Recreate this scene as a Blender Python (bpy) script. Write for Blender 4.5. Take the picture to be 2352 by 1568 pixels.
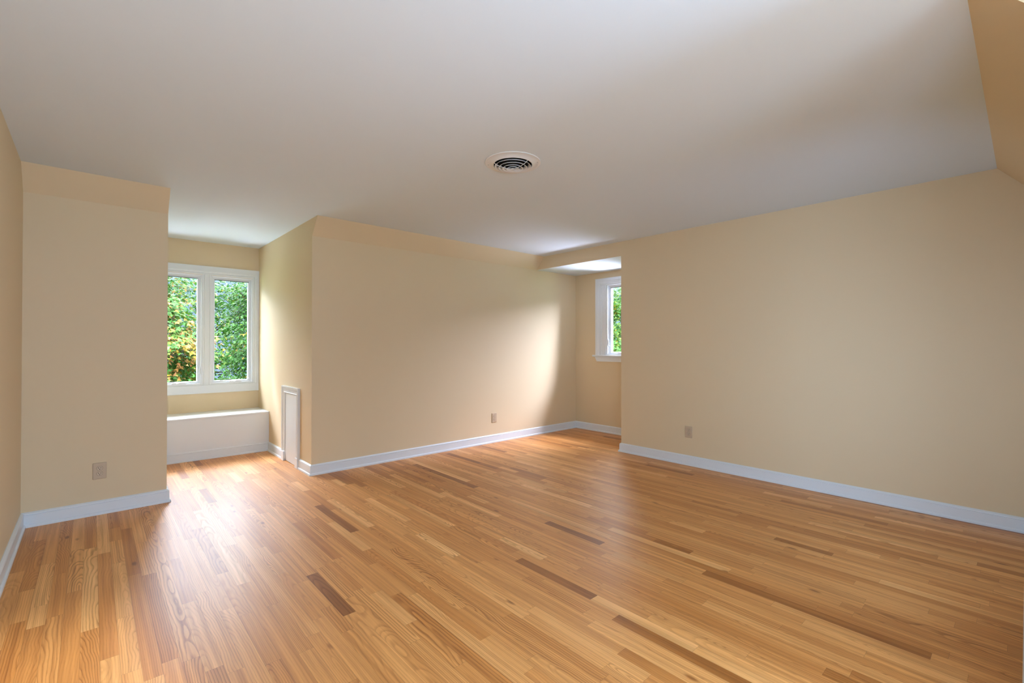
import bpy, bmesh, math, random
from mathutils import Vector, Matrix

random.seed(7)
for o in list(bpy.data.objects):
    bpy.data.objects.remove(o, do_unlink=True)
S = bpy.context.scene
COL = S.collection

# ------------------------------------------------------------------ camera
YAW, PITCH, ROLL, FPX = 0.7340, 0.0071, 0.0005, 1069.16
fw = Vector((math.sin(YAW) * math.cos(PITCH), math.cos(YAW) * math.cos(PITCH), math.sin(PITCH)))
rt = Vector((math.cos(YAW), -math.sin(YAW), 0))
up = rt.cross(fw)
c_, s_ = math.cos(ROLL), math.sin(ROLL)
r2, u2 = c_ * rt + s_ * up, -s_ * rt + c_ * up
cam_data = bpy.data.cameras.new('camera')
cam = bpy.data.objects.new('camera', cam_data)
COL.objects.link(cam)
cam_data.sensor_fit = 'HORIZONTAL'
cam_data.sensor_width = 36.0
cam_data.lens = FPX / 2352 * 36.0
cam_data.clip_start = 0.02
M4 = Matrix((r2, u2, -fw)).transposed().to_4x4()
M4.translation = Vector((0, 0, 1.26))
cam.matrix_world = M4
S.camera = cam

# ------------------------------------------------------------------ view
S.view_settings.view_transform = 'Standard'
S.view_settings.look = 'None'
S.view_settings.gamma = 1.0
S.view_settings.use_curve_mapping = False
S.view_settings.exposure = 0.20

# ------------------------------------------------------------------ sky
SKY_LOW, SKY_MID, SKY_TOP = 1.0, 13.5, 24.0     # treeline, low clouds, bright cloud overhead
w = bpy.data.worlds.new('sky')
S.world = w
w.use_nodes = True
nt = w.node_tree
nt.nodes.clear()
wo = nt.nodes.new('ShaderNodeOutputWorld')
bg = nt.nodes.new('ShaderNodeBackground')
tc = nt.nodes.new('ShaderNodeTexCoord')
sx = nt.nodes.new('ShaderNodeSeparateXYZ')
def band(z0, z1, a, b_):
    m = nt.nodes.new('ShaderNodeMapRange')
    m.interpolation_type = 'SMOOTHSTEP'
    for k, q in zip(('From Min', 'From Max', 'To Min', 'To Max'), (z0, z1, a, b_)):
        m.inputs[k].default_value = q
    nt.links.new(sx.outputs['Z'], m.inputs['Value'])
    return m
mr = band(0.10, 0.30, SKY_LOW, SKY_MID)
mr2 = band(0.42, 0.72, 0.0, SKY_TOP - SKY_MID)
ad = nt.nodes.new('ShaderNodeMath')
ad.operation = 'ADD'
nt.links.new(mr.outputs[0], ad.inputs[0])
nt.links.new(mr2.outputs[0], ad.inputs[1])
cr = nt.nodes.new('ShaderNodeValToRGB')
cr.color_ramp.elements[0].position = 0.12
cr.color_ramp.elements[0].color = (0.42, 0.60, 0.95, 1)
cr.color_ramp.elements[1].position = 0.32
cr.color_ramp.elements[1].color = (0.85, 0.93, 1.0, 1)
nt.links.new(tc.outputs['Generated'], sx.inputs[0])
nt.links.new(sx.outputs['Z'], cr.inputs[0])
nt.links.new(cr.outputs[0], bg.inputs['Color'])
nt.links.new(ad.outputs[0], bg.inputs['Strength'])
nt.links.new(bg.outputs[0], wo.inputs['Surface'])

# ------------------------------------------------------------------ lights
def area(name, loc, direction, sx_, sy_, power, color=(1, 1, 1), portal=False, spread=180):
    l = bpy.data.lights.new(name, 'AREA')
    l.shape = 'RECTANGLE'
    l.size, l.size_y, l.energy, l.color = sx_, sy_, power, color
    o = bpy.data.objects.new(name, l)
    o.location = loc
    o.rotation_euler = Vector(direction).to_track_quat('-Z', 'Y').to_euler()
    COL.objects.link(o)
    l.spread = math.radians(spread)
    if portal:
        l.cycles.is_portal = True
    return o

def sun(name, direction, energy, angle, color=(1, 1, 1)):
    l = bpy.data.lights.new(name, 'SUN')
    l.energy, l.angle, l.color = energy, math.radians(angle), color
    o = bpy.data.objects.new(name, l)
    o.location = (0, 8, 9)
    o.rotation_euler = Vector(direction).to_track_quat('-Z', 'Y').to_euler()
    COL.objects.link(o)

area('portal_front', (1.016, 6.72, 1.435), (0, -1, 0), 1.0, 1.33, 1, portal=True)
area('portal_right', (5.645, 3.83, 1.617), (-1, 0, 0), 0.47, 1.03, 1, portal=True)
area('portal_rear', (0.42, -2.60, 1.45), (0, 1, 0), 1.1, 1.4, 1, portal=True)
# added fill lamps, out of view, evening out the room's brightness
FILL_TINT = (0.64, 0.95, 1.42)
PB, PC_, PD_, PE, PW1, PW2, PW3, PG1, PG2 = 12, 20, 100, 11, 240, 1250, 2300, 150, 500
area('rear_fill', (0.55, -2.3, 0.85), (1.4, 7.3, 1.8), 1.6, 1.1, PB, FILL_TINT, spread=85)
area('side_fill', (-0.33, -0.45, 1.2), (1, 0.33, 0.03), 1.5, 1.6, PC_, FILL_TINT, spread=110)
area('dormer_fill', (2.1, -0.95, 1.0), (-1, 0, -0.12), 1.6, 1.5, PD_, FILL_TINT)
area('corner_fill', (2.7, 0.04, 0.95), (1, 0.55, 0.0), 0.9, 1.2, PE, FILL_TINT, spread=130)
# low sun from behind the house, through the rear window onto the floor at lower left
PSUN = 5.0
sun('low_sun', (-0.14, 1.0, -0.38), PSUN, 2.5, (1.0, 0.97, 0.92))
# added lamps above the sight lines, boosting sky light through the two windows
DAY_FILL = (0.88, 0.92, 1.28)
area('sky_boost_front', (0.7, 9.2, 3.4), (0.15, -1.0, -0.6), 2.4, 1.0, PW1, DAY_FILL)
area('sky_boost_steep', (-0.3, 7.3, 3.7), (1.8, -1.0, -3.0), 0.9, 0.7, PW3, DAY_FILL)
area('sky_boost_right', (6.75, 2.75, 3.15), (-1.0, 0.72, -0.95), 2.2, 1.7, PW2, DAY_FILL)
# added lamps below the sills, standing for lawn bounce up through the windows
area('up_fill_front', (0.95, 8.0, -0.6), (0.0, -0.5, 1.0), 1.8, 2.2, PG1, DAY_FILL)
area('up_fill_right', (7.0, 3.75, -0.35), (-0.5, 0.05, 1.0), 1.4, 2.2, PG2, DAY_FILL)

# ------------------------------------------------------------------ dimensions
H = 2.4844
YC, YCS, ZS = 4.6373, 4.4926, 2.3139
XL, XP, XA = -0.3586, 0.4505, 1.5767
YW, YB, ZB = 6.5709, 6.0829, 0.4651
XR, XB, YE = 4.6545, 5.4952, 3.2286
YS0 = 0.1377
YK = -0.007
XD, YD = 2.15, -2.45          # rear dormer
BT, SH, BH = 0.0165, 0.027, 0.102

# ------------------------------------------------------------------ materials
def new_mat(name):
    m = bpy.data.materials.new(name)
    m.use_nodes = True
    n = m.node_tree
    n.nodes.clear()
    out = n.nodes.new('ShaderNodeOutputMaterial')
    return m, n, out

def principled(name, col, rough=0.5, spec=0.5, metal=0.0, noise=None, bump=None):
    m, n, out = new_mat(name)
    b = n.nodes.new('ShaderNodeBsdfPrincipled')
    b.inputs['Base Color'].default_value = (*col, 1)
    b.inputs['Roughness'].default_value = rough
    b.inputs['Specular IOR Level'].default_value = spec
    b.inputs['Metallic'].default_value = metal
    n.links.new(b.outputs[0], out.inputs['Surface'])
    if noise or bump:
        t = n.nodes.new('ShaderNodeTexCoord')
    if noise:
        amt, sc = noise
        no = n.nodes.new('ShaderNodeTexNoise')
        no.inputs['Scale'].default_value = sc
        no.inputs['Detail'].default_value = 4
        n.links.new(t.outputs['Object'], no.inputs['Vector'])
        mp = n.nodes.new('ShaderNodeMapRange')
        mp.inputs['To Min'].default_value = 1 - amt
        mp.inputs['To Max'].default_value = 1 + amt
        n.links.new(no.outputs['Fac'], mp.inputs['Value'])
        mx = n.nodes.new('ShaderNodeVectorMath')
        mx.operation = 'SCALE'
        mx.inputs[0].default_value = col
        n.links.new(mp.outputs[0], mx.inputs['Scale'])
        n.links.new(mx.outputs[0], b.inputs['Base Color'])
    if bump:
        st, sc = bump
        no = n.nodes.new('ShaderNodeTexNoise')
        no.inputs['Scale'].default_value = sc
        no.inputs['Detail'].default_value = 3
        n.links.new(t.outputs['Object'], no.inputs['Vector'])
        bp = n.nodes.new('ShaderNodeBump')
        bp.inputs['Strength'].default_value = st
        bp.inputs['Distance'].default_value = 0.001
        n.links.new(no.outputs['Fac'], bp.inputs['Height'])
        n.links.new(bp.outputs[0], b.inputs['Normal'])
    return m

M_WALL = principled('tan_wall_paint', (0.745, 0.60, 0.39), 0.62, 0.3, noise=(0.012, 1.5), bump=(0.08, 180))
M_CEIL = principled('white_ceiling_paint', (0.735, 0.80, 0.855), 0.85, 0.2, noise=(0.01, 1.0), bump=(0.08, 160))
M_TRIM = principled('white_trim_paint', (0.765, 0.805, 0.835), 0.32, 0.5, noise=(0.008, 6.0))
M_SASH = principled('white_vinyl_sash', (0.79, 0.82, 0.86), 0.3, 0.5, noise=(0.006, 9.0))
M_VENT = principled('white_enamel_vent', (0.78, 0.78, 0.78), 0.4, 0.5, noise=(0.01, 20.0))
M_DUCT = principled('black_duct', (0.006, 0.006, 0.006), 0.8, 0.1, noise=(0.2, 30.0))
M_PLATE = principled('beige_plastic_plate', (0.58, 0.45, 0.31), 0.4, 0.4, noise=(0.01, 40.0))
M_RECEP = principled('beige_plastic_receptacle', (0.60, 0.48, 0.34), 0.38, 0.4, noise=(0.01, 40.0))
M_SLOT = principled('dark_socket_slot', (0.03, 0.017, 0.008), 0.7, 0.2, noise=(0.1, 60.0))
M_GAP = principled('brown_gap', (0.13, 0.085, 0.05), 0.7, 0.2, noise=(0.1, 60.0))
M_STEEL = principled('steel', (0.55, 0.55, 0.55), 0.35, 0.5, 0.9, noise=(0.02, 60.0))
M_TRACK_SHADE = principled('grey_track_and_gap_shade', (0.12, 0.12, 0.13), 0.5, 0.4, noise=(0.05, 60.0))
M_BARK = principled('grey_brown_bark', (0.05, 0.038, 0.028), 0.9, 0.1, noise=(0.4, 14.0), bump=(0.6, 30))
M_LAWN = principled('lawn', (0.06, 0.12, 0.03), 0.95, 0.1, noise=(0.4, 3.0))
M_SIDING = principled('outer_siding', (0.6, 0.6, 0.58), 0.8, 0.2, noise=(0.03, 3.0))

def glass_mat():
    m, n, out = new_mat('window_glass')
    tr = n.nodes.new('ShaderNodeBsdfTransparent')
    tr.inputs['Color'].default_value = (0.97, 0.985, 0.975, 1)
    gl = n.nodes.new('ShaderNodeBsdfGlossy')
    gl.inputs['Roughness'].default_value = 0.0
    fr = n.nodes.new('ShaderNodeFresnel')
    fr.inputs['IOR'].default_value = 1.12
    mx = n.nodes.new('ShaderNodeMixShader')
    n.links.new(fr.outputs[0], mx.inputs[0])
    n.links.new(tr.outputs[0], mx.inputs[1])
    n.links.new(gl.outputs[0], mx.inputs[2])
    n.links.new(mx.outputs[0], out.inputs['Surface'])
    return m
M_GLASS = glass_mat()

def leaf_mat():
    m, n, out = new_mat('maple_leaf')
    at = n.nodes.new('ShaderNodeAttribute')
    at.attribute_name = 'leaf_color'
    pr = n.nodes.new('ShaderNodeBsdfPrincipled')
    pr.inputs['Roughness'].default_value = 0.45
    pr.inputs['Specular IOR Level'].default_value = 0.15
    tl = n.nodes.new('ShaderNodeBsdfTranslucent')
    mx = n.nodes.new('ShaderNodeMixShader')
    mx.inputs[0].default_value = 0.34
    n.links.new(at.outputs['Color'], pr.inputs['Base Color'])
    n.links.new(at.outputs['Color'], tl.inputs['Color'])
    n.links.new(pr.outputs[0], mx.inputs[1])
    n.links.new(tl.outputs[0], mx.inputs[2])
    n.links.new(mx.outputs[0], out.inputs['Surface'])
    return m
M_LEAF = leaf_mat()

PW = 0.0602     # plank width
def oak_mat():
    m, n, out = new_mat('oak_strip_floor')
    L = n.links.new
    def N(t, **k):
        x = n.nodes.new(t)
        for a, b in k.items():
            setattr(x, a, b)
        return x
    def math_(op, a, b=None, c=None):
        x = N('ShaderNodeMath', operation=op)
        for i, v in enumerate((a, b, c)):
            if v is None:
                continue
            if isinstance(v, (int, float)):
                x.inputs[i].default_value = v
            else:
                L(v, x.inputs[i])
        return x.outputs[0]
    def comb(a, b, c):
        x = N('ShaderNodeCombineXYZ')
        for i, v in enumerate((a, b, c)):
            if isinstance(v, (int, float)):
                x.inputs[i].default_value = v
            else:
                L(v, x.inputs[i])
        return x.outputs[0]
    def noise(vec, sc, det=3, rough=0.5):
        x = N('ShaderNodeTexNoise')
        x.inputs['Scale'].default_value = sc
        x.inputs['Detail'].default_value = det
        x.inputs['Roughness'].default_value = rough
        L(vec, x.inputs['Vector'])
        return x.outputs['Fac']
    def mrange(v, a, b, c, d, smooth=True):
        x = N('ShaderNodeMapRange', interpolation_type='SMOOTHSTEP' if smooth else 'LINEAR')
        for k, q in zip(('From Min', 'From Max', 'To Min', 'To Max'), (a, b, c, d)):
            x.inputs[k].default_value = q
        L(v, x.inputs['Value'])
        return x.outputs[0]
    uvn = N('ShaderNodeUVMap', uv_map='plank_uv')
    s = N('ShaderNodeSeparateXYZ'); L(uvn.outputs[0], s.inputs[0])
    u, v = s.outputs[0], s.outputs[1]
    at = N('ShaderNodeAttribute', attribute_name='plank_rnd')
    sc = N('ShaderNodeSeparateColor'); L(at.outputs['Color'], sc.inputs[0])
    ra, rb, rc = sc.outputs[0], sc.outputs[1], sc.outputs[2]
    an = N('ShaderNodeAttribute', attribute_name='plank_len')
    plen = an.outputs['Fac']
    ox, oy = math_('MULTIPLY', ra, 71.0), math_('MULTIPLY', rb, 53.0)
    # slow wander of the log's heart along the board
    wob = noise(comb(math_('ADD', math_('MULTIPLY', u, 5.0), ox), math_('ADD', math_('MULTIPLY', v, 2.6), oy), rc), 1.0, 2)
    wob = math_('SUBTRACT', wob, 0.5)
    fine = noise(comb(math_('ADD', math_('MULTIPLY', u, 45.0), oy), math_('ADD', math_('MULTIPLY', v, 9.0), ox), ra), 1.0, 3)
    fine = math_('SUBTRACT', fine, 0.5)
    cx = math_('MULTIPLY', math_('SUBTRACT', rb, 0.5), 0.13)
    dx = math_('SUBTRACT', u, cx)
    slope = math_('MULTIPLY', math_('SUBTRACT', rc, 0.5), 0.16)
    dz = math_('ADD', math_('ADD', 0.012, math_('MULTIPLY', v, slope)), math_('MULTIPLY', wob, 0.085))
    R = math_('SQRT', math_('ADD', math_('MULTIPLY', dx, dx), math_('MULTIPLY', dz, dz)))
    R = math_('ADD', R, math_('MULTIPLY', fine, 0.0045))
    frq = mrange(math_('FRACT', math_('MULTIPLY', ra, 17.3)), 0, 1, 70.0, 165.0, False)
    saw = math_('FRACT', math_('MULTIPLY', R, frq))
    ring = math_('MULTIPLY', mrange(saw, 0.0, 0.10, 0, 1), mrange(saw, 0.12, 0.60, 1, 0))
    # pores: short dark dashes along the grain, thickest in the dark part of the ring
    pore = noise(comb(math_('ADD', math_('MULTIPLY', u, 700.0), ox), math_('ADD', math_('MULTIPLY', v, 22.0), oy), 0.0), 1.0, 2, 0.6)
    pore = mrange(pore, 0.52, 0.72, 0, 1)
    streak = noise(comb(math_('ADD', math_('MULTIPLY', u, 60.0), oy), math_('ADD', math_('MULTIPLY', v, 1.1), ox), rc), 1.0, 3)
    streak = mrange(streak, 0.3, 0.75, -0.5, 0.5, False)
    cloud = noise(comb(math_('ADD', math_('MULTIPLY', u, 10.0), ox), math_('ADD', math_('MULTIPLY', v, 3.0), oy), rb), 1.0, 3)
    cloud = math_('SUBTRACT', cloud, 0.5)
    ramp = N('ShaderNodeValToRGB')
    e = ramp.color_ramp.elements
    e[0].position, e[0].color = 0.0, (0.31, 0.104, 0.016, 1)
    e[1].position, e[1].color = 1.0, (0.88, 0.48, 0.18, 1)
    for p_, c__ in ((0.10, (0.42, 0.152, 0.027, 1)), (0.3, (0.59, 0.236, 0.055, 1)), (0.75, (0.75, 0.35, 0.105, 1))):
        q = ramp.color_ramp.elements.new(p_); q.color = c__
    L(math_('ADD', ra, math_('MULTIPLY', cloud, 0.22)), ramp.inputs[0])
    gr_ = math_('FRACT', math_('MULTIPLY', rb, 23.7))
    grain_amt = mrange(math_('MULTIPLY', gr_, gr_), 0, 1, 0.08, 0.38, False)
    k = math_('SUBTRACT', 1.03, math_('MULTIPLY', ring, grain_amt))
    k = math_('SUBTRACT', k, math_('MULTIPLY', pore, math_('ADD', 0.04, math_('MULTIPLY', ring, 0.12))))
    k = math_('ADD', k, math_('MULTIPLY', streak, 0.40))
    # knots: a few dark eyes
    vor = N('ShaderNodeTexVoronoi', feature='F1')
    L(comb(math_('ADD', math_('MULTIPLY', u, 14.0), ox), math_('ADD', math_('MULTIPLY', v, 5.0), oy), 0.0), vor.inputs['Vector'])
    vor.inputs['Scale'].default_value = 1.0
    kd = math_('ADD', vor.outputs['Distance'], math_('MULTIPLY', fine, 0.12))
    vs = N('ShaderNodeSeparateColor'); L(vor.outputs['Color'], vs.inputs[0])
    knot = math_('MULTIPLY', mrange(kd, 0.05, 0.22, 1, 0), math_('GREATER_THAN', vs.outputs[0], 0.94))
    k = math_('MULTIPLY', k, math_('SUBTRACT', 1.0, math_('MULTIPLY', knot, 0.55)))
    # seams
    eu = math_('SUBTRACT', PW / 2, math_('ABSOLUTE', u))
    ev = math_('MINIMUM', v, math_('SUBTRACT', plen, v))
    ed = math_('MINIMUM', eu, ev)
    seam = mrange(ed, 0.0001, 0.0008, 0.55, 1.0)
    # dark grain is redder than pale grain
    kc = math_('MAXIMUM', k, 0.05)
    kv = comb(kc, math_('POWER', kc, 1.3), math_('POWER', kc, 1.7))
    mu = N('ShaderNodeVectorMath', operation='MULTIPLY')
    L(ramp.outputs[0], mu.inputs[0]); L(kv, mu.inputs[1])
    pw = N('ShaderNodeVectorMath', operation='SCALE')
    L(mu.outputs[0], pw.inputs[0]); L(seam, pw.inputs['Scale'])
    b = N('ShaderNodeBsdfPrincipled')
    L(pw.outputs[0], b.inputs['Base Color'])
    L(math_('ADD', 0.43, math_('MULTIPLY', ring, 0.05)), b.inputs['Roughness'])
    b.inputs['Specular IOR Level'].default_value = 0.5
    b.inputs['Coat Weight'].default_value = 0.12
    b.inputs['Coat Roughness'].default_value = 0.3
    bp = N('ShaderNodeBump'); bp.inputs['Strength'].default_value = 0.25; bp.inputs['Distance'].default_value = 0.0006
    L(math_('SUBTRACT', math_('MULTIPLY', seam, 1.2), math_('MULTIPLY', ring, 0.12)), bp.inputs['Height'])
    L(bp.outputs[0], b.inputs['Normal'])
    L(b.outputs[0], out.inputs['Surface'])
    return m
M_OAK = oak_mat()

# ------------------------------------------------------------------ mesh helpers
class MB:
    def __init__(self):
        self.v, self.f, self.mi = [], [], []
    def add(self, verts, faces, mi=0):
        b = len(self.v)
        self.v += [tuple(p) for p in verts]
        self.f += [tuple(b + i for i in f) for f in faces]
        self.mi += [mi] * len(faces)
        return self
    def box(self, x0, x1, y0, y1, z0, z1, mi=0):
        V = [(x, y, z) for z in (z0, z1) for y in (y0, y1) for x in (x0, x1)]
        F = [(0, 2, 3, 1), (4, 5, 7, 6), (0, 1, 5, 4), (2, 6, 7, 3), (0, 4, 6, 2), (1, 3, 7, 5)]
        return self.add(V, F, mi)
    def prism(self, poly, fn, a, b, mi=0):
        """poly: 2-D outline; fn(p, t) -> xyz; extruded from t=a to t=b"""
        n = len(poly)
        V = [fn(p, a) for p in poly] + [fn(p, b) for p in poly]
        F = [tuple(range(n - 1, -1, -1)), tuple(range(n, 2 * n))]
        F += [(i, (i + 1) % n, n + (i + 1) % n, n + i) for i in range(n)]
        return self.add(V, F, mi)
    def lathe(self, prof, center, seg=64, axis=None, closed=False):
        """prof: (radius, height) list; spun round +Z at center"""
        n = len(prof)
        V = []
        for k in range(seg):
            a = 2 * math.pi * k / seg
            for r, h in prof:
                V.append((center[0] + r * math.cos(a), center[1] + r * math.sin(a), center[2] + h))
        F = []
        m = n if closed else n - 1
        for k in range(seg):
            k2 = (k + 1) % seg
            for i in range(m):
                j = (i + 1) % n
                F.append((k * n + i, k2 * n + i, k2 * n + j, k * n + j))
        return self.add(V, F)
    def tube(self, pts, radii, seg=8):
        pts = [Vector(p) for p in pts]
        V, F = [], []
        for i, p in enumerate(pts):
            d = (pts[min(i + 1, len(pts) - 1)] - pts[max(i - 1, 0)]).normalized()
            a = d.cross(Vector((0.31, 0.2, 0.93))).normalized()
            b = d.cross(a)
            for k in range(seg):
                t = 2 * math.pi * k / seg
                V.append(p + radii[i] * (math.cos(t) * a + math.sin(t) * b))
        for i in range(len(pts) - 1):
            for k in range(seg):
                k2 = (k + 1) % seg
                F.append((i * seg + k, i * seg + k2, (i + 1) * seg + k2, (i + 1) * seg + k))
        F.append(tuple(range(seg - 1, -1, -1)))
        F.append(tuple((len(pts) - 1) * seg + k for k in range(seg)))
        return self.add(V, F)
    def build(self, name, mats, parent=None, bevel=0.0, smooth=False):
        me = bpy.data.meshes.new(name)
        me.from_pydata(self.v, [], self.f)
        if not isinstance(mats, (list, tuple)):
            mats = [mats]
        for m in mats:
            me.materials.append(m)
        me.polygons.foreach_set('material_index', self.mi)
        bm = bmesh.new(); bm.from_mesh(me)
        bmesh.ops.recalc_face_normals(bm, faces=bm.faces)
        bm.to_mesh(me); bm.free()
        if smooth:
            me.polygons.foreach_set('use_smooth', [True] * len(me.polygons))
        me.update()
        o = bpy.data.objects.new(name, me)
        COL.objects.link(o)
        if parent is not None:
            o.parent = parent
            o.matrix_parent_inverse = Matrix.Translation(-Vector(parent.location))
        if bevel:
            md = o.modifiers.new('bevel', 'BEVEL')
            md.width, md.segments, md.limit_method = bevel, 2, 'ANGLE'
            md.angle_limit = math.radians(40)
        return o

def tag(o, label, cat, group=None, kind=None):
    o['label'] = label
    o['category'] = cat
    if group: o['group'] = group
    if kind: o['kind'] = kind
    return o

def empty(name, loc):
    e = bpy.data.objects.new(name, None)
    e.location = loc
    e.empty_display_size = 0.1
    COL.objects.link(e)
    return e

# ------------------------------------------------------------------ room shell
STR = 'structure'
def wall(name, mb, label, mats=M_WALL, cat='wall'):
    return tag(mb.build(name, mats), label, cat, kind=STR)

T = 0.14
wall('wall_left', MB().box(XL - T, XL, YD - T, YC + T, 0, H), 'tan painted wall at the left edge beside the pier')
eave = [(YC, 0), (YC, ZS), (YCS, H), (YC + T, H), (YC + T, 0)]
fx = lambda p, t: (t, p[0], p[1])
wall('wall_pier', MB().prism(eave, fx, XL, XP), 'tan wall pier between left wall and window alcove, sloped at its top')
wall('wall_centre', MB().prism(eave, fx, XA, XR).box(XR, XB + T, YC, YC + T, 0, H),
     'long tan wall between window alcove and corner nook, with sloped band under the ceiling')
wall('wall_alcove_left', MB().box(XP - T, XP, YC + T, YW + T, 0, H), 'tan left side wall of the window alcove')
wall('wall_alcove_right', MB().box(XA, XA + T, YC + T, YW + T, 0, H), 'tan right side wall of the window alcove, holding the small white door')
WX0, WX1, WZ0, WZ1 = 0.522, 1.510, 0.778, 2.093
wall('wall_alcove_back', MB().box(XP, WX0, YW, YW + T, 0, H).box(WX1, XA, YW, YW + T, 0, H)
     .box(WX0, WX1, YW, YW + T, 0, WZ0).box(WX0, WX1, YW, YW + T, WZ1, H), 'tan wall around the double window, above the white window seat')
# right wall with the header over the nook (its underside belongs to the white nook ceiling)
mb = MB().box(XR, XR + T, YK - T, YE, 0, H)
mb.box(XR, XR + T, YE, YC, ZS, H)
wr = wall('wall_right', mb, 'long tan wall on the right with a header over the nook', [M_WALL, M_CEIL])
for p in wr.data.polygons:
    if p.normal.z < -0.9 and abs(p.center.z - ZS) < 1e-3:
        p.material_index = 1
NY0, NY1, NZ0, NZ1 = 3.605, 4.056, 1.112, 2.125
wall('wall_nook_back', MB().box(XB, XB + T, YE - T, NY0, 0, H).box(XB, XB + T, NY1, YC, 0, H)
     .box(XB, XB + T, NY0, NY1, 0, NZ0).box(XB, XB + T, NY0, NY1, NZ1, H), 'tan wall at the back of the corner nook, around its narrow window')
wall('wall_nook_side', MB().box(XR + T, XB, YE - T, YE, 0, H), 'tan near side wall of the corner nook')
rear = [(YK, 0), (YK, ZS), (YS0, H), (YK - T, H), (YK - T, 0)]
wall('wall_rear', MB().prism(rear, fx, XD, XR), 'tan wall behind the camera, sloping in under the ceiling at upper right')
wall('wall_dormer_side', MB().box(XD, XD + T, YD - T, YK - T, 0, H), 'tan side wall of the dormer behind the camera')
RX0, RX1, RZ0, RZ1 = -0.12, 0.96, 0.78, 2.12
wall('wall_dormer_back', MB().box(XL, RX0, YD - T, YD, 0, H).box(RX1, XD, YD - T, YD, 0, H)
     .box(RX0, RX1, YD - T, YD, 0, RZ0).box(RX0, RX1, YD - T, YD, RZ1, H), 'tan wall around the window behind the camera')
tag(MB().box(XL - T, XB + T, YD - T, YW + T, H, H + 0.12).build('ceiling', M_CEIL), 'flat white ceiling over the whole room', 'ceiling', kind=STR)
tag(MB().box(XR + T, XB, YE, YC, ZS, ZS + 0.1).build('ceiling_nook', M_CEIL), 'lower white ceiling of the corner nook', 'ceiling', kind=STR)

# floor: strip oak, boards along Y
def build_floor():
    rnd = random.Random(21)
    x0, x1, y0, y1 = XL - T, XB + T, YD - T, YW + T
    verts, faces, uvs, rn, ln = [], [], [], [], []
    row = 0
    x = -0.151 - PW * 8
    while x > x0: x -= PW
    while x < x1:
        y = y0 - rnd.random() * 0.9
        while y < y1:
            Ln = rnd.choice((rnd.uniform(0.22, 0.5), rnd.uniform(0.4, 0.95), rnd.uniform(0.4, 0.95), rnd.uniform(0.8, 1.6)))
            a, b = max(y, y0), min(y + Ln, y1)
            if b > a:
                k = len(verts)
                verts += [(x, a, 0), (x + PW, a, 0), (x + PW, b, 0), (x, b, 0)]
                faces.append((k, k + 1, k + 2, k + 3))
                uvs += [(-PW / 2, a - y), (PW / 2, a - y), (PW / 2, b - y), (-PW / 2, b - y)]
                t = min(1, max(0, rnd.gauss(0.58, 0.19)))
                if rnd.random() < 0.035: t = rnd.uniform(0.0, 0.12)
                rn += [(t, rnd.random(), rnd.random(), 1)] * 4
                ln += [Ln] * 4
            y += Ln
        x += PW
    me = bpy.data.meshes.new('floor')
    me.from_pydata(verts, [], faces)
    uv = me.uv_layers.new(name='plank_uv')
    uv.data.foreach_set('uv', [c for q in uvs for c in q])
    ca = me.attributes.new('plank_rnd', 'FLOAT_COLOR', 'CORNER')
    ca.data.foreach_set('color', [c for q in rn for c in q])
    la = me.attributes.new('plank_len', 'FLOAT', 'CORNER')
    la.data.foreach_set('value', ln)
    me.materials.append(M_OAK)
    o = bpy.data.objects.new('floor', me)
    COL.objects.link(o)
    tag(o, 'glossy honey oak strip floor across the whole room', 'floor', kind=STR)
build_floor()
tag(MB().box(XL - T, XB + T, YD - T, YW + T, -0.2, -0.02).build('floor_slab', M_SIDING), 'slab under the oak floor', 'floor', kind=STR)

# ------------------------------------------------------------------ mouldings
def arc(cx, cy, r, a0, a1, n=5):
    return [(cx + r * math.cos(math.radians(a0 + (a1 - a0) * i / n)), cy + r * math.sin(math.radians(a0 + (a1 - a0) * i / n))) for i in range(n + 1)]
# baseboard outline: (distance from wall, height)
BASE = [(0, 0), (SH, 0), (SH, 0.008)] + arc(BT, 0.010, SH - BT, 0, 90, 5)[1:] + [(BT, 0.021), (BT, 0.082), (BT - 0.003, 0.0835), (BT - 0.003, 0.086)] \
    + [(BT + 0.0005, 0.0885), (BT - 0.0005, 0.0925), (BT - 0.005, 0.0965), (0.007, 0.0995), (0.004, BH), (0, BH)]

def offset_dirs(pts):
    """for an open polyline with the room on its right: per-vertex mitre vectors"""
    out = []
    segn = []
    for a, b in zip(pts, pts[1:]):
        d = (Vector(b) - Vector(a)).normalized()
        segn.append(Vector((d.y, -d.x)))
    for i in range(len(pts)):
        if i == 0: out.append(segn[0])
        elif i == len(pts) - 1: out.append(segn[-1])
        else:
            m = segn[i - 1] + segn[i]
            out.append(m * (1.0 / (1 + segn[i - 1].dot(segn[i]))))
    return out

def base_run(pts, names):
    mit = offset_dirs(pts)
    for i, (nm, lab) in enumerate(names):
        if nm is None: continue
        a, b, ma, mb_ = Vector(pts[i]), Vector(pts[i + 1]), mit[i], mit[i + 1]
        fn = lambda p, t, a=a, b=b, ma=ma, mb_=mb_: ((a + ma * p[0]) if t == 0 else (b + mb_ * p[0])).to_tuple() + (p[1],)
        tag(MB().prism(BASE, fn, 0, 1).build(nm, M_TRIM), lab, 'baseboard', kind=STR)

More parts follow.
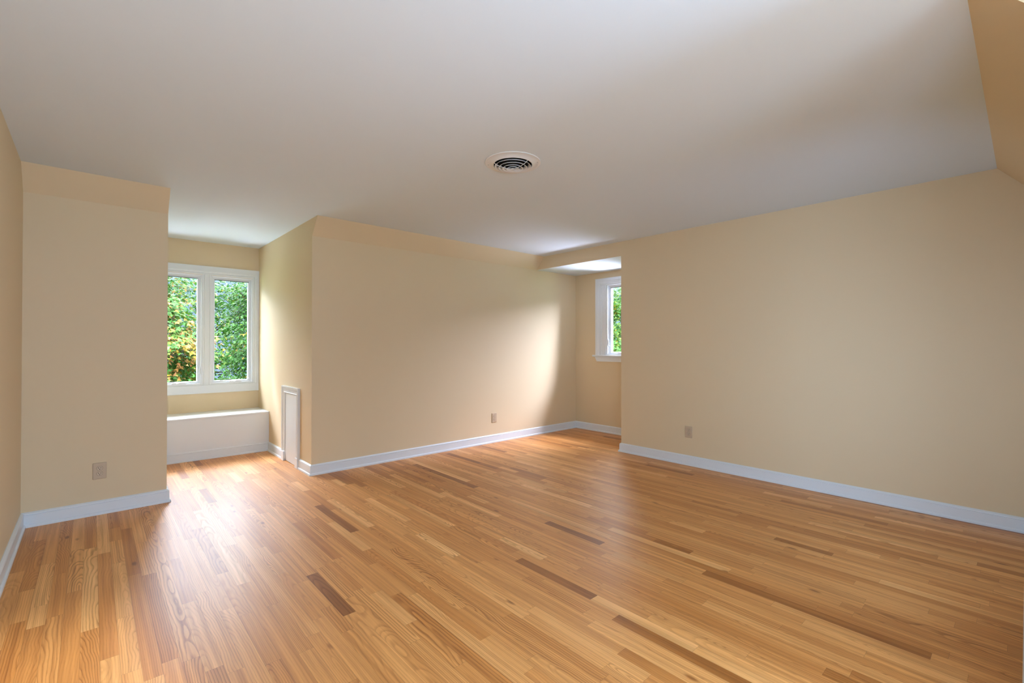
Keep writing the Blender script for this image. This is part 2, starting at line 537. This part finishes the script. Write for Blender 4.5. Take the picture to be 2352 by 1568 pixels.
DY0, DY1, DCW, DCT = 4.969, 5.512, 0.078, 0.026      # little door: casing extents along Y
base_run([(XL, YD), (XL, YC), (XP, YC), (XP, YB), (XA, YB), (XA, DY1)],
         [('baseboard_left', 'white baseboard along the left wall'),
          ('baseboard_pier', 'white baseboard along the pier below the nearest outlet'),
          ('baseboard_alcove_left', 'white baseboard on the left side of the window alcove'),
          ('baseboard_alcove', 'white baseboard along the front of the window seat'),
          ('baseboard_alcove_right', 'short white baseboard between the window seat and the little door')])
base_run([(XA, DY0), (XA, YC), (XR, YC), (XB, YC), (XB, YE), (XR, YE), (XR, YK), (XD, YK), (XD, YD), (XL, YD)],
         [('baseboard_alcove_corner', 'short white baseboard between the little door and the outer wall corner'),
          ('baseboard_centre', 'long white baseboard along the centre wall'),
          ('baseboard_nook_centre', 'white baseboard end of the centre wall inside the nook'),
          ('baseboard_nook', 'white baseboard under the nook window'),
          ('baseboard_nook_side', 'white baseboard on the near side of the nook'),
          ('baseboard_right', 'long white baseboard along the right wall'),
          ('baseboard_rear', 'white baseboard along the wall behind the camera'),
          ('baseboard_dormer_side', 'white baseboard on the side of the rear dormer'),
          ('baseboard_dormer', 'white baseboard under the rear window')])

# ------------------------------------------------------------------ framed openings
def frame_ring(mb, P, u0, u1, z0, z1, prof, sides='LTRB'):
    """mitred frame: prof = (inward-from-edge distance, out-of-wall depth) outline, edge = outer rectangle u0..u1, z0..z1
    P(u, z, d) -> xyz, d = distance towards the room"""
    n = len(prof)
    corner = {'bl': (u0, z0, 1, 1), 'tl': (u0, z1, 1, -1), 'tr': (u1, z1, -1, -1), 'br': (u1, z0, -1, 1)}
    seg = {'L': ('bl', 'tl'), 'T': ('tl', 'tr'), 'R': ('tr', 'br'), 'B': ('br', 'bl')}
    for sname in sides:
        ends = []
        for cn in seg[sname]:
            u, z, su, sz = corner[cn]
            ring = []
            for w_, d in prof:
                uu, zz = u + su * w_, z + sz * w_
                if sname in 'LR':
                    other = 'B' if cn[0] == 'b' else 'T'
                    if other not in sides: zz = z
                else:
                    other = 'L' if cn[1] == 'l' else 'R'
                    if other not in sides: uu = u
                ring.append(P(uu, zz, d))
            ends.append(ring)
        V = ends[0] + ends[1]
        F = [tuple(range(n - 1, -1, -1)), tuple(range(n, 2 * n))] + [(i, (i + 1) % n, n + (i + 1) % n, n + i) for i in range(n)]
        mb.add(V, F)
    return mb

def casing_prof(wd, t, inner=0.012):
    """flat casing with a raised back band outside and a bead on the inner edge"""
    return [(0, 0), (0, t), (0.002, t + 0.0015), (wd * 0.42, t + 0.0015), (wd * 0.46, t - 0.0015), (wd - 0.022, t - 0.004), (wd - 0.019, t - 0.0075),
            (wd - 0.014, t - 0.0045), (wd - 0.008, t - 0.0045), (wd - 0.004, t - 0.007), (wd, t - 0.009), (wd, 0)]
RAIL = lambda wd, d0, d1: [(0, d0), (0, d1), (wd - 0.012, d1), (wd - 0.008, d1 - 0.003), (wd - 0.003, d1 - 0.004), (wd, d1 - 0.010), (wd, d0)]

def bar(mb, P, u0, u1, z0, z1, d0, d1):
    V = [P(u, z, d) for d in (d0, d1) for z in (z0, z1) for u in (u0, u1)]
    mb.add(V, [(0, 2, 3, 1), (4, 5, 7, 6), (0, 1, 5, 4), (2, 6, 7, 3), (0, 4, 6, 2), (1, 3, 7, 5)])
    return mb

def sash_unit(win, P, u0, u1, z0, z1, lever_side, crank_u):
    """casement in the opening u0..u1, z0..z1; hardware on it"""
    jd = 0.0
    # jamb liner + stop
    jm = MB()
    frame_ring(jm, P, u0 - 0.001, u1 + 0.001, z0 - 0.001, z1 + 0.001, [(0, -0.135), (0, -0.001), (0.010, -0.001), (0.012, -0.004), (0.012, -0.022), (0.021, -0.024), (0.021, -0.030), (0.014, -0.032), (0.014, -0.135)])
    jm.build('jamb', M_SASH, win)
    s0, s1, t0, t1 = u0 + 0.0145, u1 - 0.0145, z0 + 0.016, z1 - 0.0145
    sm = MB()
    frame_ring(sm, P, s0, s1, t0, t1, RAIL(0.0305, -0.085, -0.040))
    sash = sm.build('sash', M_SASH, win)
    pm = MB()
    bar(pm, P, s0 + 0.026, s1 - 0.026, t0 + 0.026, t1 - 0.026, -0.066, -0.062)
    pm.build('glass_pane', M_GLASS, sash)
    gap_sh = MB()
    bar(gap_sh, P, s0 + 0.026, s1 - 0.026, t1 - 0.0345, t1 - 0.0285, -0.060, -0.0385)  # dark bar added as the shadow line between stop and sash
    gap_sh.build('head_gap_shade', M_TRACK_SHADE, sash)
    # sill slope
    sl = MB()
    bar(sl, P, u0 + 0.0125, u1 - 0.0125, z0 + 0.010, z0 + 0.022, -0.046, -0.003)
    sl.build('sill', M_SASH, win)
    # operator track: thin dark slot between sash and sill
    tk = MB()
    bar(tk, P, crank_u - 0.155, crank_u - 0.03, z0 + 0.0465, z0 + 0.0510, -0.0405, -0.0385)
    bar(tk, P, crank_u - 0.080, crank_u - 0.03, z0 + 0.0500, z0 + 0.0540, -0.0405, -0.0380)
    tk.build('operator_track', M_TRACK_SHADE, win)
    # folded crank handle
    ck = MB()
    hsh = [(-0.062, 0.0), (-0.062, 0.014), (-0.052, 0.021), (-0.020, 0.022), (-0.014, 0.013), (0.0, 0.015), (0.012, 0.024), (0.060, 0.026), (0.072, 0.018), (0.076, 0.0)]
    n = len(hsh)
    V = [P(crank_u + a, z0 + 0.020 + b, -0.030) for a, b in hsh] + [P(crank_u + a, z0 + 0.020 + b * 0.92, -0.006) for a, b in hsh]
    ck.add(V, [tuple(range(n - 1, -1, -1)), tuple(range(n, 2 * n))] + [(i, (i + 1) % n, n + (i + 1) % n, n + i) for i in range(n)])
    ck.build('crank_handle', M_SASH, win, bevel=0.002)
    # lock lever on the jamb
    lv = MB()
    lu = (u0 + 0.0125) if lever_side < 0 else (u1 - 0.0125)
    zl = z0 + 0.135
    sg = -lever_side
    bar(lv, P, min(lu, lu + sg * 0.006), max(lu, lu + sg * 0.006), zl, zl + 0.10, -0.0215, -0.006)
    V = []
    for a, b, r in ((0.004, zl + 0.085, 0.005), (0.010, zl + 0.05, 0.0055), (0.013, zl + 0.012, 0.006), (0.020, zl - 0.004, 0.007)):
        V += [P(lu + sg * (a + da), b, -0.013 + dd) for da, dd in ((-r * .5, -r), (r * .5, -r), (r * .5, r), (-r * .5, r))]
    F = [(3, 2, 1, 0), (12, 13, 14, 15)]
    for i in range(3):
        for k in range(4):
            F.append((i * 4 + k, i * 4 + (k + 1) % 4, i * 4 + 4 + (k + 1) % 4, i * 4 + 4 + k))
    lv.add(V, F)
    lv.build('lock_lever', M_SASH, win, bevel=0.0012)

# window 1: double casement over the window seat
P1 = lambda u, z, d: (u, YW - d, z)
win = tag(empty('window_1', (1.016, YW, WZ0)), 'white double casement window above the white window seat', 'window', kind=STR)
mb = MB()
prof = casing_prof(0.068, 0.017)
frame_ring(mb, P1, XP + 0.0005, XA - 0.0005, WZ0, 2.163, prof, 'LTR')
bar(mb, P1, XP + 0.0005, XA - 0.0005, 2.160, 2.196, 0, 0.0185)
mb.build('casing', M_TRIM, win)
mb = MB()
ml, mr_ = 0.972, 1.060
mp = [(ml, 0), (ml, .008), (ml + .006, .011), (ml + .014, .011), (ml + .018, .0075), (ml + .024, .012), (mr_ - .024, .012), (mr_ - .018, .0075), (mr_ - .014, .011), (mr_ - .006, .011), (mr_, .008), (mr_, 0)]
mb.prism(mp, lambda p, t: P1(p[0], t, p[1]), WZ0, 2.096)
bar(mb, P1, ml + .0005, mr_ - .0005, WZ0, 2.0925, -0.139, 0.0)
mb.build('mullion', M_TRIM, win)
mb = MB()
bar(mb, P1, XP + 0.0005, XA - 0.0005, 0.681, WZ0 - 0.0005, 0, 0.017)
bar(mb, P1, WX0 + 0.001, WX1 - 0.001, WZ0 - 0.006, WZ0 + 0.0115, -0.139, 0.0)
mb.build('stool', M_TRIM, win, bevel=0.002)
sash_unit(win, P1, 0.522, 0.972, WZ0, WZ1, 1, 0.74)
sash_unit(win, P1, 1.060, 1.510, WZ0, WZ1, -1, 1.315)

# window 2: single casement in the nook
P2 = lambda u, z, d: (XB - d, u, z)
win2 = tag(empty('window_2', (XB, 3.83, NZ0)), 'narrow white casement window in the corner nook', 'window', kind=STR)
mb = MB()
frame_ring(mb, P2, 3.413, 4.2485, NZ0, 2.2205, casing_prof(0.0965, 0.018), 'LTR')
mb.build('casing', M_TRIM, win2)
# deep flat jamb returns between casing and sash
mb = MB()
frame_ring(mb, P2, 3.5085, 4.153, NZ0 - 0.001, 2.1255, [(0, -0.002), (0, 0.0085), (0.010, 0.0085), (0.013, 0.003), (0.060, 0.003), (0.066, 0.007), (0.075, 0.007), (0.0965, 0.003), (0.0965, -0.002)], 'LR')
mb.build('side_stop', M_TRIM, win2)
mb = MB()
bar(mb, P2, 3.385, 4.290, NZ0 - 0.024, NZ0 + 0.001, 0, 0.040)
V = []
mb2 = MB()
for u in (0,):
    a0, a1 = 3.45, 4.225
    pr_ = [(a0 - 0.035, NZ0 - 0.024), (a1 + 0.035, NZ0 - 0.024), (a1 - 0.0, 1.019), (a0 + 0.0, 1.019)]
    mb2.prism(pr_, lambda p, t: P2(p[0], p[1], t), 0, 0.018)
mb.build('stool', M_TRIM, win2, bevel=0.003)
mb2.build('apron', M_TRIM, win2)
sash_unit(win2, P2, NY0, NY1, NZ0, NZ1, 1, 3.80)

# window 3 behind the camera
P3 = lambda u, z, d: (u, YD + d, z)
win3 = tag(empty('window_3', (0.42, YD, RZ0)), 'white window behind the camera', 'window', kind=STR)
mb = MB(); frame_ring(mb, P3, RX0 - 0.09, RX1 + 0.09, RZ0 - 0.09, RZ1 + 0.09, casing_prof(0.09, 0.018)); mb.build('casing', M_TRIM, win3)
mb = MB(); frame_ring(mb, P3, RX0, RX1, RZ0, RZ1, RAIL(0.05, -0.09, -0.04)); s3 = mb.build('sash', M_SASH, win3)
mb = MB(); bar(mb, P3, RX0 + 0.045, RX1 - 0.045, RZ0 + 0.045, RZ1 - 0.045, -0.068, -0.064); mb.build('glass_pane', M_GLASS, s3)

# ------------------------------------------------------------------ little access door (X = XA, facing -X)
PD = lambda u, z, d: (XA - d, u, z)
door = tag(empty('door_1', (XA, 0.5 * (DY0 + DY1), 0)), 'little white access door in the alcove side wall', 'door', kind=STR)
mb = MB()
cp = [(0, 0), (0, DCT), (0.012, DCT), (0.016, DCT - 0.005), (0.030, DCT - 0.006), (0.036, DCT - 0.011), (0.062, DCT - 0.012), (0.066, DCT - 0.009), (0.072, DCT - 0.010), (DCW, DCT - 0.016), (DCW, 0)]
frame_ring(mb, PD, DY0, DY1, 0.101, 0.8125, cp, 'LTR')
mb.build('casing', M_TRIM, door)
for a in (DY0 - 0.001, DY1 - DCW - 0.001):
    mb = MB()
    bar(mb, PD, a, a + DCW + 0.002, 0.0, 0.101, 0, DCT + 0.004)
    mb.build('plinth_block', M_TRIM, door, bevel=0.002)
mb = MB()
bar(mb, PD, DY0 + DCW + 0.003, DY1 - DCW - 0.003, 0.006, 0.8125 - DCW - 0.003, 0.0005, 0.006)
leaf = mb.build('door_leaf', M_TRIM, door, bevel=0.001)
for z in (0.135, 0.62):
    mb = MB()
    mb.tube([PD(DY1 - DCW - 0.002, z, 0.009), PD(DY1 - DCW - 0.002, z + 0.05, 0.009)], [0.0045, 0.0045], 10)
    mb.build('hinge', M_TRIM, leaf)

# ------------------------------------------------------------------ window seat
seat = tag(empty('window_seat', (0.5 * (XP + XA), YB, 0)), 'built-in white window seat under the double window', 'window seat')
MB().box(XP + 0.001, XA - 0.001, YB, YW - 0.001, 0.0, ZB - 0.0205).build('front_panel', M_TRIM, seat)
MB().box(XP + 0.001, XA - 0.001, YB - 0.010, YW - 0.001, ZB - 0.020, ZB).build('seat_top', M_TRIM, seat, bevel=0.004)

# ------------------------------------------------------------------ outlets
def outlet(P, cu, cz, label):
    o = tag(empty('wall_outlet', P(cu, cz, 0)), label, 'outlet', 'duplex wall outlets')
    pw, ph, pt = 0.0395, 0.0605, 0.0065
    def plate(mb):
        rings = []
        for k, d in ((1.0, 0.0), (1.0, 0.0025), (0.965, 0.0052), (0.90, pt)):
            ex = 0.0395 * (1 - k)
            hw, hh, r = pw - ex, ph - ex, 0.004
            ring = []
            for sx_, sz_, a0 in ((1, -1, -90), (1, 1, 0), (-1, 1, 90), (-1, -1, 180)):
                for i in range(4):
                    a = math.radians(a0 + 30 * i)
                    ring.append(P(cu + sx_ * (hw - r) + r * math.cos(a), cz + sz_ * (hh - r) + r * math.sin(a), d))
            rings.append(ring)
        n = 16
        V = [q for r_ in rings for q in r_]
        F = [tuple(range(n - 1, -1, -1)), tuple(range(3 * n, 4 * n))]
        for j in range(3):
            F += [(j * n + i, j * n + (i + 1) % n, (j + 1) * n + (i + 1) % n, (j + 1) * n + i) for i in range(n)]
        mb.add(V, F)
    mb = MB(); plate(mb)
    mb.build('cover_plate', M_PLATE, o)
    for dz in (0.0195, -0.0195):
        z = cz + dz
        sh = []
        for i in range(28):
            a = 2 * math.pi * i / 28
            x_, y_ = 0.0172 * math.cos(a), 0.0172 * math.sin(a)
            sh.append((x_, max(-0.0142, min(0.0142, y_))))
        mb = MB()
        n = len(sh)
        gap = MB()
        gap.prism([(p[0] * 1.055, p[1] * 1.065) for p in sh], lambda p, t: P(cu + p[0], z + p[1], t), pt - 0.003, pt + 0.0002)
        V = [P(cu + a, z + b, pt - 0.002) for a, b in sh] + [P(cu + a, z + b, pt + 0.0012) for a, b in sh] + [P(cu + a * 0.95, z + b * 0.95, pt + 0.002) for a, b in sh]
        F = [tuple(range(2 * n, 3 * n))] + [(j * n + i, j * n + (i + 1) % n, (j + 1) * n + (i + 1) % n, (j + 1) * n + i) for j in range(2) for i in range(n)]
        mb.add(V, F)
        rc = mb.build('receptacle', M_RECEP, o)
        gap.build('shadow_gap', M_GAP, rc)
        for du, hw, hh in ((-0.0064, 0.0013, 0.0046), (0.0064, 0.0011, 0.0037)):
            mb = MB(); bar(mb, P, cu + du - hw, cu + du + hw, z + 0.0030 - hh, z + 0.0030 + hh, pt + 0.0005, pt + 0.0022)
            mb.build('slot', M_SLOT, rc)
        g = [(0.0028 * math.cos(math.radians(a)), (0.0028 * math.sin(math.radians(a)))) for a in range(180, 361, 20)] + [(0.0028, 0.0016), (-0.0028, 0.0016)]
        mb = MB(); mb.prism(g, lambda p, t: P(cu + p[0], z - 0.0078 + p[1], t), pt + 0.0005, pt + 0.0022)
        mb.build('ground_hole', M_SLOT, rc)
    mb = MB()
    sc = [(0.0028 * math.cos(2 * math.pi * i / 14), 0.0028 * math.sin(2 * math.pi * i / 14)) for i in range(14)]
    mb.prism(sc, lambda p, t: P(cu + p[0], cz + p[1], t), pt - 0.001, pt + 0.001)
    mb.build('screw', M_PLATE, o)
    return o
PC = lambda u, z, d: (u, YC - d, z)
PR = lambda u, z, d: (XR - d, u, z)
outlet(PC, 0.047, 0.321, 'beige duplex outlet low on the pier at left, the nearest one')
outlet(PC, 3.873, 0.317, 'beige duplex outlet low on the centre wall near the nook')
outlet(PR, 2.391, 0.347, 'beige duplex outlet low on the long right wall')

# ------------------------------------------------------------------ ceiling vent
VC = Vector((2.096, 2.316, H))
vent = tag(empty('ceiling_vent', VC), 'round white air vent with dark concentric slots in the ceiling', 'vent')
MB().lathe([(0.188, 0.0), (0.188, -0.003), (0.184, -0.0055), (0.178, -0.0045), (0.172, -0.0035), (0.155, -0.0075), (0.142, -0.012), (0.1345, -0.0165), (0.131, -0.0185), (0.128, -0.0165), (0.128, -0.0005)], VC, 96, closed=True).build('flange', M_VENT, vent, smooth=True)
MB().lathe([(0.0, -0.0006), (0.127, -0.0006), (0.127, -0.004), (0.0, -0.004)], VC, 64).build('duct_throat', M_DUCT, vent)
for r, z in ((0.1215, -0.029), (0.0955, -0.0365), (0.0695, -0.0425), (0.0435, -0.0455)):
    MB().lathe([(r - 0.019, z + 0.0165), (r - 0.006, z + 0.0045), (r, z), (r + 0.0012, z + 0.0012), (r - 0.005, z + 0.006), (r - 0.0178, z + 0.0178)], VC, 96, closed=True).build('cone_ring', M_VENT, vent, smooth=True)
MB().lathe([(0.0, -0.0475), (0.012, -0.047), (0.018, -0.0445), (0.0185, -0.043), (0.012, -0.041), (0.0, -0.040)], VC, 48).build('centre_cap', M_VENT, vent, smooth=True)
fh = Vector((fw.x, fw.y, 0)).normalized()
for deg in (160, 43, -77):
    d = math.cos(math.radians(deg)) * rt + math.sin(math.radians(deg)) * (-fh)
    pts = [VC + d * 0.130 + Vector((0, 0, -0.0185)), VC + d * 0.1215 + Vector((0, 0, -0.0275)), VC + d * 0.0955 + Vector((0, 0, -0.035)), VC + d * 0.0695 + Vector((0, 0, -0.041)), VC + d * 0.0435 + Vector((0, 0, -0.044)), VC + d * 0.012 + Vector((0, 0, -0.046))]
    if deg < 0:
        pts = pts[1:]
    MB().tube(pts, [0.0019] * len(pts), 8).build('spoke', M_VENT, vent, smooth=True)
for a in (8, 188):
    d = math.cos(math.radians(a)) * rt + math.sin(math.radians(a)) * (-fh)
    MB().lathe([(0.0, -0.0075), (0.003, -0.007), (0.0045, -0.0045), (0.0045, -0.002)], VC + d * 0.166, 16).build('screw', M_STEEL, vent)

# ------------------------------------------------------------------ outside
tag(MB().box(-40, 60, -40, 70, -3.3, -3.1).build('ground', M_LAWN), 'lawn below the windows', 'ground', kind=STR)

LEAF = []
for a, r in ((-90, 0.12), (-55, 0.40), (-42, 0.24), (2, 0.92), (16, 0.40), (42, 0.56), (54, 0.36), (66, 0.60), (90, 1.05)):
    LEAF.append((r * math.cos(math.radians(a)), r * math.sin(math.radians(a))))
LEAF = LEAF + [(-x, y) for x, y in reversed(LEAF[1:-1])]

def tree(name, base, crown_c, crown_r, n_clusters, per, leaf_size, palette, label, seed, cl_r=0.42, group='trees outside the windows'):
    rnd = random.Random(seed)
    bx_, by_ = base
    root = tag(empty(name, (bx_, by_, -3.1)), label, 'tree', group)
    top = Vector((crown_c[0], crown_c[1], crown_c[2] + crown_r[2] * 0.6))
    b0 = Vector((bx_, by_, -3.15))
    tp = [b0.lerp(top, t) + Vector((rnd.uniform(-.08, .08), rnd.uniform(-.08, .08), 0)) for t in (0, .2, .4, .6, .8, 1)]
    MB().tube(tp, [0.17, 0.14, 0.115, 0.09, 0.06, 0.02], 10).build('trunk', M_BARK, root, smooth=True)
    V, F, Cc = [], [], []
    n = len(LEAF)
    C = Vector(crown_c)
    for ci in range(n_clusters):
        th, ph = rnd.uniform(0, 2 * math.pi), math.asin(rnd.uniform(-0.95, 0.98))
        rr = rnd.uniform(0.45, 1.0) ** 0.6
        cc = C + Vector((crown_r[0] * rr * math.cos(ph) * math.cos(th), crown_r[1] * rr * math.cos(ph) * math.sin(th), crown_r[2] * rr * math.sin(ph)))
        out = (cc - C); out.z *= 0.4
        out = out.normalized() if out.length > 1e-3 else Vector((0, 0, 1))
        if ci % 4 == 0:
            st = tp[2].lerp(tp[5], min(1, max(0, 0.15 + 0.6 * (ph + 1.2) / 2.4)))
            mid = st.lerp(cc, 0.55) + Vector((0, 0, rnd.uniform(0.0, 0.15)))
            if ci < 160:
                MB().tube([st, mid, cc], [0.026, 0.016, 0.006], 6).build('branch', M_BARK, root, smooth=True)
        base_col = palette[min(len(palette) - 1, int(rnd.random() ** 1.0 * len(palette)))]
        for li in range(per):
            d = Vector((rnd.gauss(0, 1), rnd.gauss(0, 1), rnd.gauss(0, 0.42))) * cl_r * 0.62
            p = cc + d
            nrm = (Vector((0, 0, 0.75)) + out * 0.75 + Vector((rnd.gauss(0, .38), rnd.gauss(0, .38), rnd.gauss(0, .3)))).normalized()
            tip = (out * 0.7 + Vector((rnd.gauss(0, .5), rnd.gauss(0, .5), -0.55 + rnd.gauss(0, .3))))
            tip = (tip - nrm * tip.dot(nrm))
            if tip.length < 1e-3: continue
            tip.normalize()
            side = tip.cross(nrm)
            s = leaf_size * rnd.uniform(0.6, 1.1)
            k = len(V)
            cup = rnd.uniform(0.05, 0.3)
            V.append(p + tip * s * 0.2)
            for x_, y_ in LEAF:
                V.append(p + side * (x_ * s) + tip * (y_ * s) - nrm * (cup * s * (x_ * x_ + 0.5 * max(0, y_ - 0.2) ** 2)))
            for i in range(n):
                F.append((k, k + 1 + i, k + 1 + (i + 1) % n))
            col = base_col if rnd.random() < 0.68 else palette[rnd.randrange(len(palette))]
            j = rnd.uniform(0.75, 1.25)
            col = tuple(min(0.85, c * j * rnd.uniform(0.92, 1.08)) for c in col) + (1.0,)
            Cc += [col] * (n + 1)
    me = bpy.data.meshes.new('foliage')
    me.from_pydata([tuple(q) for q in V], [], F)
    ca = me.attributes.new('leaf_color', 'FLOAT_COLOR', 'POINT')
    ca.data.foreach_set('color', [c for q in Cc for c in q])
    me.materials.append(M_LEAF)
    fo = bpy.data.objects.new('foliage', me)
    COL.objects.link(fo)
    fo.parent = root
    fo.matrix_parent_inverse = Matrix.Translation(-Vector(root.location))
    fo['kind'] = 'stuff'
    return root

G1, G2, G3, G4 = (0.012, 0.050, 0.005), (0.020, 0.074, 0.010), (0.034, 0.098, 0.018), (0.066, 0.118, 0.014)
Y1, O1 = (0.20, 0.135, 0.018), (0.24, 0.115, 0.035)
tree('maple_tree', (0.65, 11.1), (0.7, 10.9, 1.25), (1.0, 0.9, 1.65), 160, 95, 0.060, [G2, G3, G4, G3, G2, G3, Y1, G2, G4, O1, G3], 'maple with yellow and orange turning leaves seen through the left pane of the double window', 3, 0.34)
tree('maple_tree', (3.6, 12.9), (3.5, 12.8, 1.35), (1.25, 1.0, 1.75), 200, 95, 0.062, [G1, G2, G3, G2, G1, G3, G2, G4, G2, G3, G2, G3, G2, G3, Y1], 'dense green maple filling the right pane of the double window', 5, 0.34)
tree('shade_tree', (2.5, 17.0), (2.5, 16.9, 1.2), (3.6, 1.4, 2.4), 230, 60, 0.11, [G1, G1, G2, G2, G4], 'broad darker tree standing behind both maples of the double window', 8, 0.6)
tree('maple_tree', (10.2, 7.0), (10.0, 6.9, 1.25), (1.2, 1.4, 1.6), 170, 95, 0.060, [G2, G3, G4, G3, G4, G2, G3, G4, Y1, G3, G4], 'bright green and yellow tree right outside the nook window', 12, 0.34)
tree('shade_tree', (14.6, 9.9), (14.5, 9.7, 1.2), (1.5, 2.2, 2.3), 150, 60, 0.11, [G1, G2, G2, G3, G4], 'darker tree standing behind the one outside the nook window', 14, 0.6)
